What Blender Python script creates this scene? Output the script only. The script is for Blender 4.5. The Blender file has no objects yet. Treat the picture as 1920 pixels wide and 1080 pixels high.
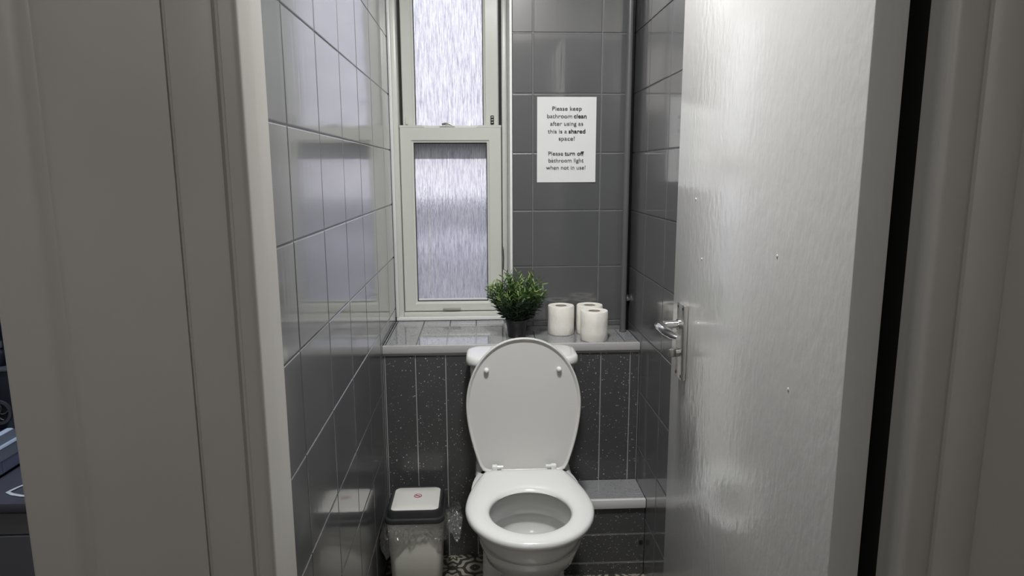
import bpy, bmesh, math, random
from mathutils import Vector, Matrix, noise

S = bpy.context.scene
COL = S.collection
R = random.Random(7)
PI = math.pi
H = 1.354                                   # camera height above the floor

# ------------------------------------------------------------------ camera
cam_d = bpy.data.cameras.new('camera')
cam = bpy.data.objects.new('camera', cam_d); COL.objects.link(cam)
cam_d.sensor_width = 36.0
cam_d.lens = 1260.58 / 1920 * 36.0
cam_d.clip_start = 0.02
PITCH, YAW, ROLL = 0.1715, 0.0474, -0.0036
fwd = Vector((math.sin(YAW)*math.cos(PITCH), math.cos(YAW)*math.cos(PITCH), -math.sin(PITCH)))
right = Vector((math.cos(YAW), -math.sin(YAW), 0)); up = right.cross(fwd)
r2 = math.cos(ROLL)*right + math.sin(ROLL)*up
u2 = -math.sin(ROLL)*right + math.cos(ROLL)*up
cam.matrix_world = Matrix(((r2.x, u2.x, -fwd.x, 0), (r2.y, u2.y, -fwd.y, 0), (r2.z, u2.z, -fwd.z, H), (0, 0, 0, 1)))
S.camera = cam

# ------------------------------------------------------------------ sky, ceiling light, added fills, exposure
world = bpy.data.worlds.new('overcast_sky'); S.world = world
world.use_nodes = True
wn = world.node_tree.nodes; wl = world.node_tree.links
bg = wn['Background']
tc = wn.new('ShaderNodeTexCoord'); sp = wn.new('ShaderNodeSeparateXYZ'); rp = wn.new('ShaderNodeValToRGB')
wl.new(tc.outputs['Generated'], sp.inputs[0]); wl.new(sp.outputs['Z'], rp.inputs[0]); wl.new(rp.outputs[0], bg.inputs[0])
rp.color_ramp.elements[0].position = 0.0; rp.color_ramp.elements[0].color = (0.93, 0.90, 0.94, 1)
rp.color_ramp.elements[1].position = 0.6; rp.color_ramp.elements[1].color = (0.88, 0.92, 1.0, 1)
bg.inputs[1].default_value = 1.62

def fill_light(name, loc, watts, radius, color):
    d = bpy.data.lights.new(name, 'POINT'); d.energy = watts; d.shadow_soft_size = radius; d.color = color
    o = bpy.data.objects.new(name, d); COL.objects.link(o); o.location = loc
    return o
tl_ = bpy.data.lights.new('toilet_ceiling_lamp', 'AREA'); tl_.shape = 'DISK'; tl_.size = 0.20; tl_.energy = 32.0; tl_.color = (1.0, 0.99, 0.975)
to_ = bpy.data.objects.new('toilet_ceiling_lamp', tl_); COL.objects.link(to_); to_.location = (0.10, 1.28, 2.385)   # flush dome, shining down
fill_light('hall_fill_light', (-0.42, -0.85, 2.10), 13.5, 0.26, (1.0, 0.95, 0.89))  # added fill for the hall side of the frames, no known fixture
fill_light('neighbour_fill_light', (-1.02, 1.02, 2.05), 34.0, 0.12, (0.72, 0.82, 1.0))  # added bluish fill, standing for unseen daylight in that room
pd = bpy.data.lights.new('window_portal', 'AREA'); pd.shape = 'RECTANGLE'; pd.size = 0.40; pd.size_y = 1.32
pd.cycles.is_portal = True
po = bpy.data.objects.new('window_portal', pd); COL.objects.link(po)
po.location = (-0.108, 2.72, 1.47); po.rotation_euler = (-PI/2, 0, 0)      # faces into the room

S.view_settings.view_transform = 'Standard'
S.view_settings.look = 'None'
S.view_settings.gamma = 1.0
S.view_settings.use_curve_mapping = False
S.view_settings.exposure = 0.0
S.cycles.max_bounces = 10
S.cycles.transparent_max_bounces = 24
S.cycles.sample_clamp_indirect = 6.0

# ------------------------------------------------------------------ materials
def srgb(r, g, b):
    f = lambda c: (c/255/12.92) if c/255 <= 0.04045 else ((c/255+0.055)/1.055)**2.4
    return (f(r), f(g), f(b), 1)

class M:
    def __init__(s, name):
        s.m = bpy.data.materials.new(name); s.m.use_nodes = True
        s.nt = s.m.node_tree; s.n = s.nt.nodes; s.l = s.nt.links
        s.p = s.n['Principled BSDF']; s.out = s.n['Material Output']
    def set(s, **k):
        for a, b in k.items():
            s.p.inputs[{'color': 'Base Color', 'rough': 'Roughness', 'metal': 'Metallic', 'coat': 'Coat Weight', 'coatr': 'Coat Roughness', 'ior': 'IOR', 'trans': 'Transmission Weight', 'spec': 'Specular IOR Level', 'sub': 'Subsurface Weight'}[a]].default_value = b
        return s
    def node(s, t, **k):
        n = s.n.new('ShaderNode'+t)
        for a, b in k.items():
            if hasattr(n, a): setattr(n, a, b)
            else: n.inputs[a.replace('_', ' ')].default_value = b
        return n
    def pos(s, scale=(1, 1, 1), kind='Position'):
        g = s.node('NewGeometry') if kind == 'Position' else s.node('TexCoord')
        v = s.node('VectorMath', operation='MULTIPLY'); v.inputs[1].default_value = scale
        s.l.new(g.outputs['Position' if kind == 'Position' else kind], v.inputs[0]); return v.outputs[0]
    def noise(s, scale, detail=2.0, stretch=(1, 1, 1), rough=0.5, kind='Position'):
        n = s.node('TexNoise'); n.inputs['Scale'].default_value = scale; n.inputs['Detail'].default_value = detail; n.inputs['Roughness'].default_value = rough
        s.l.new(s.pos(stretch, kind), n.inputs['Vector']); return n.outputs['Fac']
    def ramp(s, fac, stops):
        r = s.node('ValToRGB'); e = r.color_ramp.elements
        e[0].position, e[0].color = stops[0]; e[1].position, e[1].color = stops[-1]
        for p_, c_ in stops[1:-1]:
            q = e.new(p_); q.color = c_
        s.l.new(fac, r.inputs[0]); return r.outputs[0]
    def math(s, op, a, b=None, c=None):
        n = s.node('Math', operation=op)
        for i, v in enumerate((a, b, c)):
            if v is None: continue
            if isinstance(v, (int, float)): n.inputs[i].default_value = v
            else: s.l.new(v, n.inputs[i])
        return n.outputs[0]
    def bump(s, h, strength, dist=0.001, target=None):
        b = s.node('Bump'); b.inputs['Strength'].default_value = strength; b.inputs['Distance'].default_value = dist
        s.l.new(h, b.inputs['Height'])
        for t in ('Normal', 'Coat Normal'):
            s.l.new(b.outputs[0], s.p.inputs[t])
        return b.outputs[0]
    def color(s, sock): s.l.new(sock, s.p.inputs['Base Color']); return s
    def mixc(s, fac, a, b):
        n = s.node('Mix', data_type='RGBA'); s.l.new(fac, n.inputs[0])
        for sock, v in ((n.inputs[6], a), (n.inputs[7], b)):
            if isinstance(v, tuple): sock.default_value = v
            else: s.l.new(v, sock)
        return n.outputs[2]

def paint(name, c1, c2, rough, bumpS=0.12, scale=60, stretch=(1, 1, .12), coat=0.0):
    m = M(name).set(rough=rough, coat=coat, coatr=rough*.45)
    m.color(m.mixc(m.ramp(m.noise(3, 3), [(.35, (0, 0, 0, 1)), (.65, (1, 1, 1, 1))]), c1, c2))
    m.bump(m.noise(scale, 3, stretch), bumpS, 0.002)
    return m.m

def plain(name, c, rough=.4, **k):
    m = M(name).set(color=c, rough=rough, **k)
    m.l.new(m.math('MULTIPLY_ADD', m.noise(25, 2), .08, rough-.04), m.p.inputs['Roughness'])
    return m.m

G = {}
# gloss-painted grey wall tiles with vertical brush marks
m = M('painted_tile').set(rough=.28, spec=.5, coat=1.0, coatr=.075); m.p.inputs['Coat IOR'].default_value = 1.55
m.color(m.mixc(m.noise(4, 2), (.085, .087, .091, 1), (.102, .104, .108, 1)))
m.bump(m.math('ADD', m.noise(70, 3, (1, 1, .05)), m.math('MULTIPLY', m.noise(9, 1), .35)), .10, .0016)
G['tile'] = m.m
m = M('painted_joint').set(rough=.35); m.color(m.mixc(m.noise(40, 2), (.13, .13, .135, 1), (.20, .20, .205, 1))); G['joint'] = m.m
# speckled wet-wall cladding
def cladding(name, base, base2, fleck, amount, rough, ior=1.55):
    m = M(name).set(rough=rough, ior=ior)
    v = m.node('TexVoronoi', feature='F1'); v.inputs['Scale'].default_value = 175
    m.l.new(m.pos(), v.inputs['Vector'])
    sep = m.node('SeparateColor'); m.l.new(v.outputs['Color'], sep.inputs[0])
    keep = m.math('GREATER_THAN', sep.outputs[0], 1-amount)
    dot = m.math('LESS_THAN', v.outputs['Distance'], m.math('MULTIPLY_ADD', sep.outputs[1], .24, .13))
    fl = m.math('MULTIPLY', m.math('MULTIPLY', keep, dot), m.math('MULTIPLY_ADD', sep.outputs[2], .8, .2))
    b = m.mixc(m.noise(5, 3), base, base2)
    m.color(m.mixc(fl, b, fleck))
    m.l.new(m.math('MULTIPLY', fl, .6), m.p.inputs['Metallic'])
    return m.m
G['clad'] = cladding('speckled_cladding', (.058, .059, .061, 1), (.076, .077, .079, 1), (.95, .96, .98, 1), .24, .20)
G['clad_top'] = cladding('speckled_ledge', (.22, .225, .235, 1), (.29, .295, .305, 1), (.06, .06, .065, 1), .6, .055, 2.1)  # lighter base colour carries part of the reflections on the ledges
G['strip'] = M('silver_strip').set(color=(.62, .63, .64, 1), rough=.28, metal=.55).m
G['edge_trim'] = plain('white_edge_trim', (.42, .42, .42, 1), .3)
G['door'] = paint('door_gloss_paint', (.55, .55, .54, 1), (.51, .51, .50, 1), .30, .42, 85, (1, 1, .45), .9)
G['frame_paint'] = paint('frame_gloss_paint', (.47, .455, .43, 1), (.42, .405, .38, 1), .42, .25, 40, (1, 1, .06))
G['reveal'] = paint('white_gloss_paint', (.78, .79, .78, 1), (.72, .73, .72, 1), .3, .1, 40)
G['upvc'] = plain('off_white_upvc', (.62, .635, .585, 1), .32)
G['black_rubber'] = plain('black_rubber', (.006, .006, .006, 1), .6)
G['recess_shade'] = plain('recess_shade_black', (.003, .003, .003, 1), .9)  # near-black colour carries the shade inside gaps and recesses
G['ceramic'] = M('white_ceramic').set(color=(.66, .665, .655, 1), rough=.09, coat=.4, coatr=.04).m
G['seat_plastic'] = M('white_seat_plastic').set(color=(.70, .71, .70, 1), rough=.17, coat=.3, coatr=.08).m
G['lid_plastic'] = M('white_lid_plastic').set(color=(.62, .62, .60, 1), rough=.32).m
m = M('bowl_water').set(color=(.8, .82, .82, 1), rough=.02, trans=1.0, ior=1.33); G['water'] = m.m
m = M('brushed_steel').set(color=(.62, .61, .58, 1), rough=.30, metal=1.0); m.bump(m.noise(120, 2, (1, 1, .05)), .05, .0005); G['steel'] = m.m
G['chrome'] = M('chrome').set(color=(.75, .75, .75, 1), rough=.12, metal=1.0).m
G['pipe_paint'] = paint('grey_pipe_paint', (.115, .115, .118, 1), (.095, .095, .098, 1), .28, .12, 90)
G['dark_pipe'] = plain('dark_pipe', (.02, .02, .021, 1), .3, metal=.6)
m = M('printer_paper').set(rough=.75); m.color(m.mixc(m.noise(14, 3), (.64, .65, .65, 1), (.69, .70, .70, 1))); m.bump(m.noise(9, 2), .15, .003); G['paper'] = m.m
G['ink'] = plain('black_ink', (.012, .012, .013, 1), .7)
m = M('tissue_paper').set(rough=.95, sub=.0); m.color(m.mixc(m.noise(30, 3), (.74, .72, .66, 1), (.82, .80, .75, 1)))
m.bump(m.math('ADD', m.noise(60, 4, (1, 1, .6)), m.math('MULTIPLY', m.noise(420, 1), .25)), .6, .003); G['tissue'] = m.m
G['cardboard'] = plain('cardboard_tube', (.33, .29, .24, 1), .9)
G['pot'] = plain('black_plastic_pot', (.010, .010, .012, 1), .38)
G['soil'] = plain('dark_soil', (.012, .010, .008, 1), .95)
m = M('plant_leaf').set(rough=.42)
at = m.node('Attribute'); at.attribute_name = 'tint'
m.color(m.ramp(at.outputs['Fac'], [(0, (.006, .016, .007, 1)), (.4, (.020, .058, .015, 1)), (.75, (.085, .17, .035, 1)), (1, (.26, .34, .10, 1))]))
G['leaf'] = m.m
G['bin_body'] = plain('cream_bin_plastic', (.76, .75, .69, 1), .38)
G['bin_dark'] = plain('dark_grey_bin_plastic', (.028, .029, .031, 1), .30)
G['bin_flap'] = plain('white_bin_flap', (.66, .66, .63, 1), .3)
G['red_ink'] = plain('red_sticker_ink', (.30, .02, .03, 1), .5)
G['pink'] = plain('pale_pink_sticker', (.68, .52, .52, 1), .5)
# crumpled clear polythene
m = M('clear_polythene'); m.n.remove(m.p)
gl = m.node('BsdfGlossy'); gl.inputs['Roughness'].default_value = .10; gl.inputs['Color'].default_value = (.95, .96, .97, 1)
tr = m.node('BsdfTransparent'); tr.inputs['Color'].default_value = (.98, .98, .98, 1)
df = m.node('BsdfTranslucent'); df.inputs['Color'].default_value = (.6, .6, .6, 1)
lw = m.node('LayerWeight'); lw.inputs['Blend'].default_value = .30
bp = m.node('Bump'); bp.inputs['Strength'].default_value = 1.0; bp.inputs['Distance'].default_value = .012
m.l.new(m.noise(95, 3), bp.inputs['Height'])
for q in (gl, lw): m.l.new(bp.outputs[0], q.inputs['Normal'])
mx = m.node('MixShader'); m.l.new(m.math('MULTIPLY_ADD', lw.outputs['Fresnel'], .85, .17), mx.inputs[0]); m.l.new(tr.outputs[0], mx.inputs[1]); m.l.new(gl.outputs[0], mx.inputs[2])
mx2 = m.node('MixShader'); mx2.inputs[0].default_value = .18; m.l.new(mx.outputs[0], mx2.inputs[1]); m.l.new(df.outputs[0], mx2.inputs[2])
m.l.new(mx2.outputs[0], m.out.inputs[0]); G['bag'] = m.m
# rain-pattern obscured glass: clear film + scattering streaks, refracted light and dark tinted in
m = M('obscured_streaky_glass'); m.n.remove(m.p)
st = m.noise(230, 3, (1, 1, .06), .65); st2 = m.noise(620, 2, (1, 1, .09), .6)
streak = m.math('ADD', m.math('MULTIPLY', st, .6), m.math('MULTIPLY', st2, .4))
bp = m.node('Bump'); bp.inputs['Strength'].default_value = 1.0; bp.inputs['Distance'].default_value = .006; m.l.new(streak, bp.inputs['Height'])
tone = m.ramp(streak, [(.38, (.58, .585, .65, 1)), (.50, (.86, .86, .90, 1)), (.60, (1, 1, 1, 1))])
rf = m.node('BsdfRefraction'); rf.inputs['Roughness'].default_value = .16; rf.inputs['IOR'].default_value = 1.18
m.l.new(bp.outputs[0], rf.inputs['Normal'])
tr = m.node('BsdfTransparent'); tl = m.node('BsdfTranslucent')
for q in (rf, tr, tl): m.l.new(tone, q.inputs['Color'])
gl = m.node('BsdfGlossy'); gl.inputs['Roughness'].default_value = .15; m.l.new(bp.outputs[0], gl.inputs['Normal'])
a = m.node('MixShader'); a.inputs[0].default_value = .62; m.l.new(tr.outputs[0], a.inputs[1]); m.l.new(rf.outputs[0], a.inputs[2])
b = m.node('MixShader'); b.inputs[0].default_value = .28; m.l.new(a.outputs[0], b.inputs[1]); m.l.new(tl.outputs[0], b.inputs[2])
c = m.node('MixShader'); c.inputs[0].default_value = .04; m.l.new(b.outputs[0], c.inputs[1]); m.l.new(gl.outputs[0], c.inputs[2])
m.l.new(c.outputs[0], m.out.inputs[0]); G['glass'] = m.m
# patterned floor vinyl
m = M('patterned_vinyl').set(rough=.32)
g = m.node('NewGeometry'); sx = m.node('SeparateXYZ'); m.l.new(g.outputs['Position'], sx.inputs[0])
def cell(s): return m.math('SUBTRACT', m.math('FRACT', m.math('MULTIPLY_ADD', s, 1/.155, 10.2)), .5)
ux, uy = cell(sx.outputs['X']), cell(sx.outputs['Y'])
rr = m.math('SQRT', m.math('ADD', m.math('MULTIPLY', ux, ux), m.math('MULTIPLY', uy, uy)))
an = m.math('ARCTAN2', uy, ux)
petal = m.math('MULTIPLY', m.math('COSINE', m.math('MULTIPLY', an, 8)), .5)
f1 = m.math('SINE', m.math('ADD', m.math('MULTIPLY', rr, 34), m.math('MULTIPLY', petal, 3.4)))
lattice = m.math('ABSOLUTE', m.math('SUBTRACT', m.math('ADD', m.math('ABSOLUTE', ux), m.math('ABSOLUTE', uy)), m.math('MULTIPLY_ADD', m.math('COSINE', m.math('MULTIPLY', an, 4)), .08, .47)))
band = m.math('LESS_THAN', lattice, .045)
pat = m.math('MULTIPLY', m.math('GREATER_THAN', f1, .0), m.math('SUBTRACT', 1, band))
m.color(m.mixc(pat, (.045, .043, .035, 1), m.mixc(m.noise(60, 2), (.36, .34, .29, 1), (.25, .23, .19, 1)))); G['vinyl'] = m.m
G['hall_wall'] = plain('hall_wall_paint', (.45, .43, .40, 1), .7)
G['hall_floor'] = plain('hall_carpet', (.10, .09, .08, 1), .95)
G['ceiling'] = plain('ceiling_paint', (.72, .72, .70, 1), .8)
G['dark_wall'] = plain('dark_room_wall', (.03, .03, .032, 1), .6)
G['vanity'] = plain('dark_grey_laminate', (.13, .13, .135, 1), .3)
G['vanity_top'] = plain('dark_gloss_worktop', (.085, .082, .095, 1), .16)
G['lilac'] = plain('pale_blue_wall_tile', (.40, .43, .62, 1), .22)
G['sill'] = plain('white_blue_sill', (.55, .62, .72, 1), .25)
G['black_plastic'] = plain('black_plastic', (.012, .014, .022, 1), .33)
G['grey_plastic'] = plain('grey_plastic', (.06, .06, .07, 1), .4)
G['brick_far'] = plain('far_brickwork', (.14, .13, .155, 1), .9)
G['render_far'] = plain('far_pale_render', (.52, .50, .55, 1), .9)
G['yard'] = plain('yard_concrete', (.42, .41, .43, 1), .9)

# ------------------------------------------------------------------ mesh helpers
def link(name, me, mat, parent=None, smooth=None, loc=None):
    o = bpy.data.objects.new(name, me); COL.objects.link(o)
    if mat is not None and not me.materials: me.materials.append(mat)
    if parent is not None: o.parent = parent
    if loc: o.location = loc
    if smooth is not None:
        for p in me.polygons: p.use_smooth = True
        me.set_sharp_from_angle(angle=math.radians(smooth))
    return o

def obj(name, bm, mat, parent=None, smooth=None):
    me = bpy.data.meshes.new(name)
    bmesh.ops.recalc_face_normals(bm, faces=bm.faces)
    bm.to_mesh(me); bm.free()
    return link(name, me, mat, parent, smooth)

def pydata(name, v, f, mat, parent=None, smooth=None):
    bm = bmesh.new(); vs = [bm.verts.new(p) for p in v]
    for q in f:
        try: bm.faces.new([vs[i] for i in q])
        except ValueError: pass
    return obj(name, bm, mat, parent, smooth)

def box(x0, x1, y0, y1, z0, z1, bevel=0, seg=2, bm=None):
    t = bmesh.new()
    bmesh.ops.create_cube(t, size=1)
    for v in t.verts:
        v.co = Vector((x0 if v.co.x < 0 else x1, y0 if v.co.y < 0 else y1, z0 if v.co.z < 0 else z1))
    if bevel: bmesh.ops.bevel(t, geom=list(t.edges), offset=bevel, segments=seg, profile=.5, affect='EDGES')
    if bm is None: return t
    return merge(bm, t)

def merge(bm, t, mat=None):
    me = bpy.data.meshes.new('tmp'); t.to_mesh(me); t.free()
    if mat is not None: me.transform(mat)
    bm.from_mesh(me); bpy.data.meshes.remove(me); return bm

def loft(rings, cap0=True, cap1=True, bm=None, closed=False):
    bm = bm or bmesh.new()
    V = [[bm.verts.new(p) for p in r] for r in rings]
    n = len(rings[0]); k = len(rings)
    for i in range(k if closed else k-1):
        a, b = V[i], V[(i+1) % k]
        for j in range(n):
            q = (a[j], a[(j+1) % n], b[(j+1) % n], b[j])
            bm.faces.new(q)
    if not closed:
        if cap0: bm.faces.new(list(reversed(V[0])))
        if cap1: bm.faces.new(V[-1])
    return bm

def lathe(profile, cx, cy, n=40, bm=None, cap0=True, cap1=True):
    return loft([[(cx+r*math.cos(2*PI*i/n), cy+r*math.sin(2*PI*i/n), z) for i in range(n)] for r, z in profile], cap0, cap1, bm)

def tube(pts, rad, n=12, bm=None, flat=1.0):
    pts = [Vector(p) for p in pts]
    rings = []; ref = None
    for i, p in enumerate(pts):
        d = (pts[min(i+1, len(pts)-1)] - pts[max(i-1, 0)]).normalized()
        if ref is None: ref = Vector((0, 0, 1)) if abs(d.z) < .9 else Vector((1, 0, 0))
        s = d.cross(ref).normalized(); t = s.cross(d).normalized(); ref = t
        r = rad[i] if isinstance(rad, (list, tuple)) else rad
        rings.append([p + s*r*math.cos(2*PI*j/n) + t*r*flat*math.sin(2*PI*j/n) for j in range(n)])
    return loft(rings, True, True, bm)

def prism(outline, z0, z1, bm=None):            # vertical extrusion of an (x, y) outline
    return loft([[(x, y, z0) for x, y in outline], [(x, y, z1) for x, y in outline]], True, True, bm)

def empty(name, loc=(0, 0, 0)):
    o = bpy.data.objects.new(name, None); COL.objects.link(o); o.location = loc; o.empty_display_size = .05
    return o

def tag(o, label, cat, group=None):
    o['label'] = label; o['category'] = cat
    if group: o['group'] = group
    return o

def struct(o, label=None):
    o['kind'] = 'structure'
    if label: o['label'] = label
    return o

def keep(parent):                                # children were built in world space
    for c in parent.children: c.matrix_parent_inverse = parent.matrix_world.inverted()

def root(name, loc, label, cat, group=None):
    o = empty(name, loc); tag(o, label, cat, group); bpy.context.view_layer.update(); return o

def under(parent, *objs):                        # parent keeping the world position
    inv = Matrix.Translation(parent.location).inverted() if parent.parent is None else Matrix.Identity(4)
    for o in objs:
        o.parent = parent; o.matrix_parent_inverse = inv

# bevelled slabs (tiles, cladding strips) sharing mesh data between alike pieces
SLABS = {}
def slab_mesh(w, h, t, bev, mat):
    key = (round(w, 4), round(h, 4), t, bev, mat.name)
    if key in SLABS: return SLABS[key]
    v = []
    for (i, z) in ((0, 0), (0, t-bev*.7), (bev*.35, t-bev*.2), (bev, t)):
        v += [(i, i, z), (w-i, i, z), (w-i, h-i, z), (i, h-i, z)]
    f = [(12, 13, 14, 15)]
    for r in range(3):
        for j in range(4): f.append((r*4+j, r*4+(j+1) % 4, r*4+4+(j+1) % 4, r*4+4+j))
    me = bpy.data.meshes.new('slab'); me.from_pydata(v, [], f); me.materials.append(mat)
    for p in me.polygons: p.use_smooth = False
    SLABS[key] = me; return me

AX = {'+x': Matrix(((0, 0, 1), (1, 0, 0), (0, 1, 0))), '-x': Matrix(((0, 0, -1), (-1, 0, 0), (0, 1, 0))),
      '-y': Matrix(((1, 0, 0), (0, 0, -1), (0, 1, 0))), '+z': Matrix(((1, 0, 0), (0, 1, 0), (0, 0, 1)))}
def slab(name, parent, axis, corner, w, h, t, bev, mat, tilt=0.0):
    o = bpy.data.objects.new(name, slab_mesh(w, h, t, bev, mat)); COL.objects.link(o)
    A = AX[axis].to_4x4()
    c = Matrix.Translation((w/2, h/2, 0))
    T = Matrix.Rotation(R.gauss(0, tilt), 4, 'X') @ Matrix.Rotation(R.gauss(0, tilt), 4, 'Y')
    o.matrix_world = Matrix.Translation(corner) @ A @ c @ T @ c.inverted()
    o.parent = parent
    return o

def lines(a, step, lo, hi, minw=.004):
    k = math.ceil((lo-a)/step - 1e-6); L = [lo]
    while a+k*step < hi-1e-6:
        if a+k*step > lo+1e-6: L.append(a+k*step)
        k += 1
    L.append(hi); return L

TH, TW, GAP, TT = .2025, .2405, .0032, .006
def tile_field(parent, axis, plane, U, Z, skip=None):
    for i in range(len(U)-1):
        for j in range(len(Z)-1):
            u0, u1, z0, z1 = U[i], U[i+1], Z[j], Z[j+1]
            if skip and skip(u0, u1, z0, z1): continue
            w, h = u1-u0-GAP, z1-z0-GAP
            if w < .006 or h < .006: continue
            g = GAP/2; face = plane
            if axis == '+x': c = (face-TT, u0+g, z0+g)
            elif axis == '-x': c = (face+TT, u1-g, z0+g)
            else: c = (u0+g, face+TT, z0+g)
            slab('tile', parent, axis, c, w, h, TT, .0022, G['tile'], .0012)

# ------------------------------------------------------------------ room shell
XL, XR, D = -.333, .5431, 2.4161             # left wall, right wall, back wall
YW = 2.66                                    # window plane
CEIL = 2.40
BACK = .0022                                 # joints sit this far behind the tile faces
floor = struct(obj('floor', box(-.46, .66, .80, 2.72, -.05, 0), G['vinyl']), 'patterned beige and black vinyl floor under the toilet')
struct(obj('ceiling', box(-.46, .66, .66, 2.80, CEIL, CEIL+.05), G['ceiling']))

wl_ = struct(obj('wall_left', box(XL-.12, XL-BACK, .80, 2.74, 0, CEIL), G['joint']), 'grey gloss painted tiled wall beside the window')
tile_field(wl_, '+x', XL, lines(1.2183, TW, .80, 2.664), lines(1.6377, TH, 0, CEIL))
wr_ = struct(obj('wall_right', box(XR+BACK, XR+.12, .80, 2.74, 0, CEIL), G['joint']), 'grey painted tiled wall behind the open door')
tile_field(wr_, '-x', XR, lines(2.1892, TW, .80, D), lines(1.8216, TH, 0, CEIL))
wb_ = struct(obj('wall_back', box(.1175, XR+BACK, D+BACK, 2.74, 0, CEIL), G['joint']), 'grey painted tiled wall around the notice')
struct(obj('wall_below_window', box(XL-BACK, .1175, 2.605, 2.74, 0, .755), G['joint']))
struct(obj('wall_over_window', box(XL-BACK, .1175, D+BACK, 2.74, 2.17, CEIL), G['joint']))
xs = [.1126+.004, .19, .4305, XR]
tile_field(wb_, '-y', D, xs, lines(1.8233, TH, .79, CEIL))
# white reveal of the window recess
struct(obj('trim_1', box(.1085, .1172, D-.001, 2.66, .772, 2.17, .0012, 1), G['reveal']), 'white painted edge of the window recess')

# ------------------------------------------------------------------ window (two sliding sashes)
win = struct(empty('window_1', (-.1, YW, .78)), 'off-white sash window with rain-patterned glass')
zb, zt = .768, 2.168
def W(*o): under(win, *o)
fr = bmesh.new()
box(XL+.001, -.303, 2.615, 2.73, zb, zt, .003, 2, fr)              # left jamb
box(.0885, .1082, 2.615, 2.73, zb, zt, .003, 2, fr)              # right jamb
box(-.303, .0885, 2.615, 2.73, zt-.05, zt, .003, 2, fr)          # head
box(-.303, .0885, 2.622, 2.73, zb, .805, .003, 2, fr)            # bottom frame
W(obj('frame', fr, G['upvc'], smooth=40))
W(obj('sill_strip', box(XL+.002, .108, 2.600, 2.6155, .7765, .790, .003, 2), G['reveal'], smooth=40))
W(obj('side_strip', box(XL+.0005, -.3205, 2.600, 2.6145, .79, zt, .003, 2), G['reveal'], smooth=40))
def sash(x0, x1, z0, z1, gx0, gx1, gz0, gz1, y0, y1, name='sash'):
    bm = bmesh.new()
    def ring(xa, xb, za, zc, y): return [(xa, y, za), (xb, y, za), (xb, y, zc), (xa, y, zc)]
    b = .009
    loft([ring(gx0, gx1, gz0, gz1, y1), ring(x0, x1, z0, z1, y1), ring(x0, x1, z0, z1, y0+.003), ring(x0+.003, x1-.003, z0+.003, z1-.003, y0),
          ring(gx0-b, gx1+b, gz0-b, gz1+b, y0), ring(gx0-b+.001, gx1+b-.001, gz0-b+.001, gz1+b-.001, y0+.003), ring(gx0, gx1, gz0, gz1, y0+.006)], bm=bm, closed=True)
    return obj(name, bm, G['upvc'])
# lower sash (inside)
lo = sash(-.3005, .0855, .808, 1.5215, -.2495, .0305, .846, 1.464, 2.632, 2.664)
W(lo)
ears = bmesh.new()
for xa, xb, s in ((-.3005, -.205, 1), (-.011, .0855, -1)):
    pr = [(xa, 1.520), (xb, 1.520), (xb-.012 if s > 0 else xb, 1.5285), (xa if s > 0 else xa+.012, 1.5285)]
    loft([[(x, 2.632, z) for x, z in pr], [(x, 2.664, z) for x, z in pr]], bm=ears)
def sub(parent, o): o.parent = parent; return o
sub(lo, obj('meeting_rail_ear', ears, G['upvc']))
sub(lo, obj('pane', box(-.2475, .0285, 2.648, 2.6515, .848, 1.462), G['glass']))
gk = bmesh.new()
for a in ((-.2500, -.2465, .846, 1.464), (.0275, .031, .846, 1.464)): box(a[0], a[1], 2.643, 2.647, a[2], a[3], bm=gk)
for a in ((.8455, .8485), (1.4605, 1.4645)): box(-.2495, .0305, 2.643, 2.647, a[0], a[1], bm=gk)
sub(lo, obj('gasket', gk, G['black_rubber']))
sub(lo, obj('edge_highlight', box(-.2465, .0275, 2.6445, 2.6478, .8487, .8565, .0012, 1), G['reveal']))  # white strip painted in for the bright edge-lit border of the pane
sub(lo, obj('paint_run', tube([(-.1985, 2.6478, 1.215), (-.199, 2.6472, 1.15), (-.2005, 2.6472, 1.02), (-.201, 2.6472, .92), (-.2012, 2.6478, .885)], [.0012, .0022, .0018, .0020, .001], 6), G['reveal'], smooth=60))
sub(lo, obj('finger_pull', box(-.150, -.080, 2.624, 2.6325, .812, .8215, .003, 2), plain('grey_pull', (.36, .35, .31, 1), .4), smooth=40))
lt = bmesh.new()
box(-.150, -.092, 2.632, 2.656, 1.5216, 1.5255, .001, 1, lt)
tube([(-.140, 2.644, 1.532), (-.128, 2.642, 1.5345), (-.114, 2.640, 1.534), (-.102, 2.638, 1.530)], [.004, .005, .005, .003], 8, lt)
box(-.128, -.112, 2.636, 2.650, 1.525, 1.532, .001, 1, lt)
sub(lo, obj('latch', lt, G['steel'], smooth=40))
# upper sash (outside)
us = sash(-.2915, .0765, 1.404, zt-.052, -.2435, .0195, 1.53, zt-.10, 2.674, 2.704)
W(us)
sub(us, obj('pane', box(-.2415, .0175, 2.688, 2.6915, 1.50, zt-.102), G['glass']))
gk = bmesh.new()
for a in ((-.2440, -.2405), (.0165, .020)): box(a[0], a[1], 2.683, 2.687, 1.53, zt-.10, bm=gk)
sub(us, obj('gasket', gk, G['black_rubber']))
vb = bmesh.new(); box(.046, .059, 2.668, 2.6745, 1.535, 1.567, .001, 1, vb)
sub(us, obj('travel_stop', vb, G['dark_pipe']))
for zz in (1.541, 1.551, 1.561):
    sub(us, obj('stop_ridge', box(.0485, .0565, 2.665, 2.6685, zz-.0025, zz+.0025, .001, 1), G['steel']))
sub(us, obj('tilt_latch', box(-.281, -.272, 2.669, 2.6745, 1.533, 1.560, .0015, 1), G['upvc'], smooth=40))
tk = bmesh.new()
for xa, xb in ((-.3028, -.2925), (.0775, .0883)):
    box(xa, xb, 2.690, 2.70, 1.5285, zt-.05, bm=tk)
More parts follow.
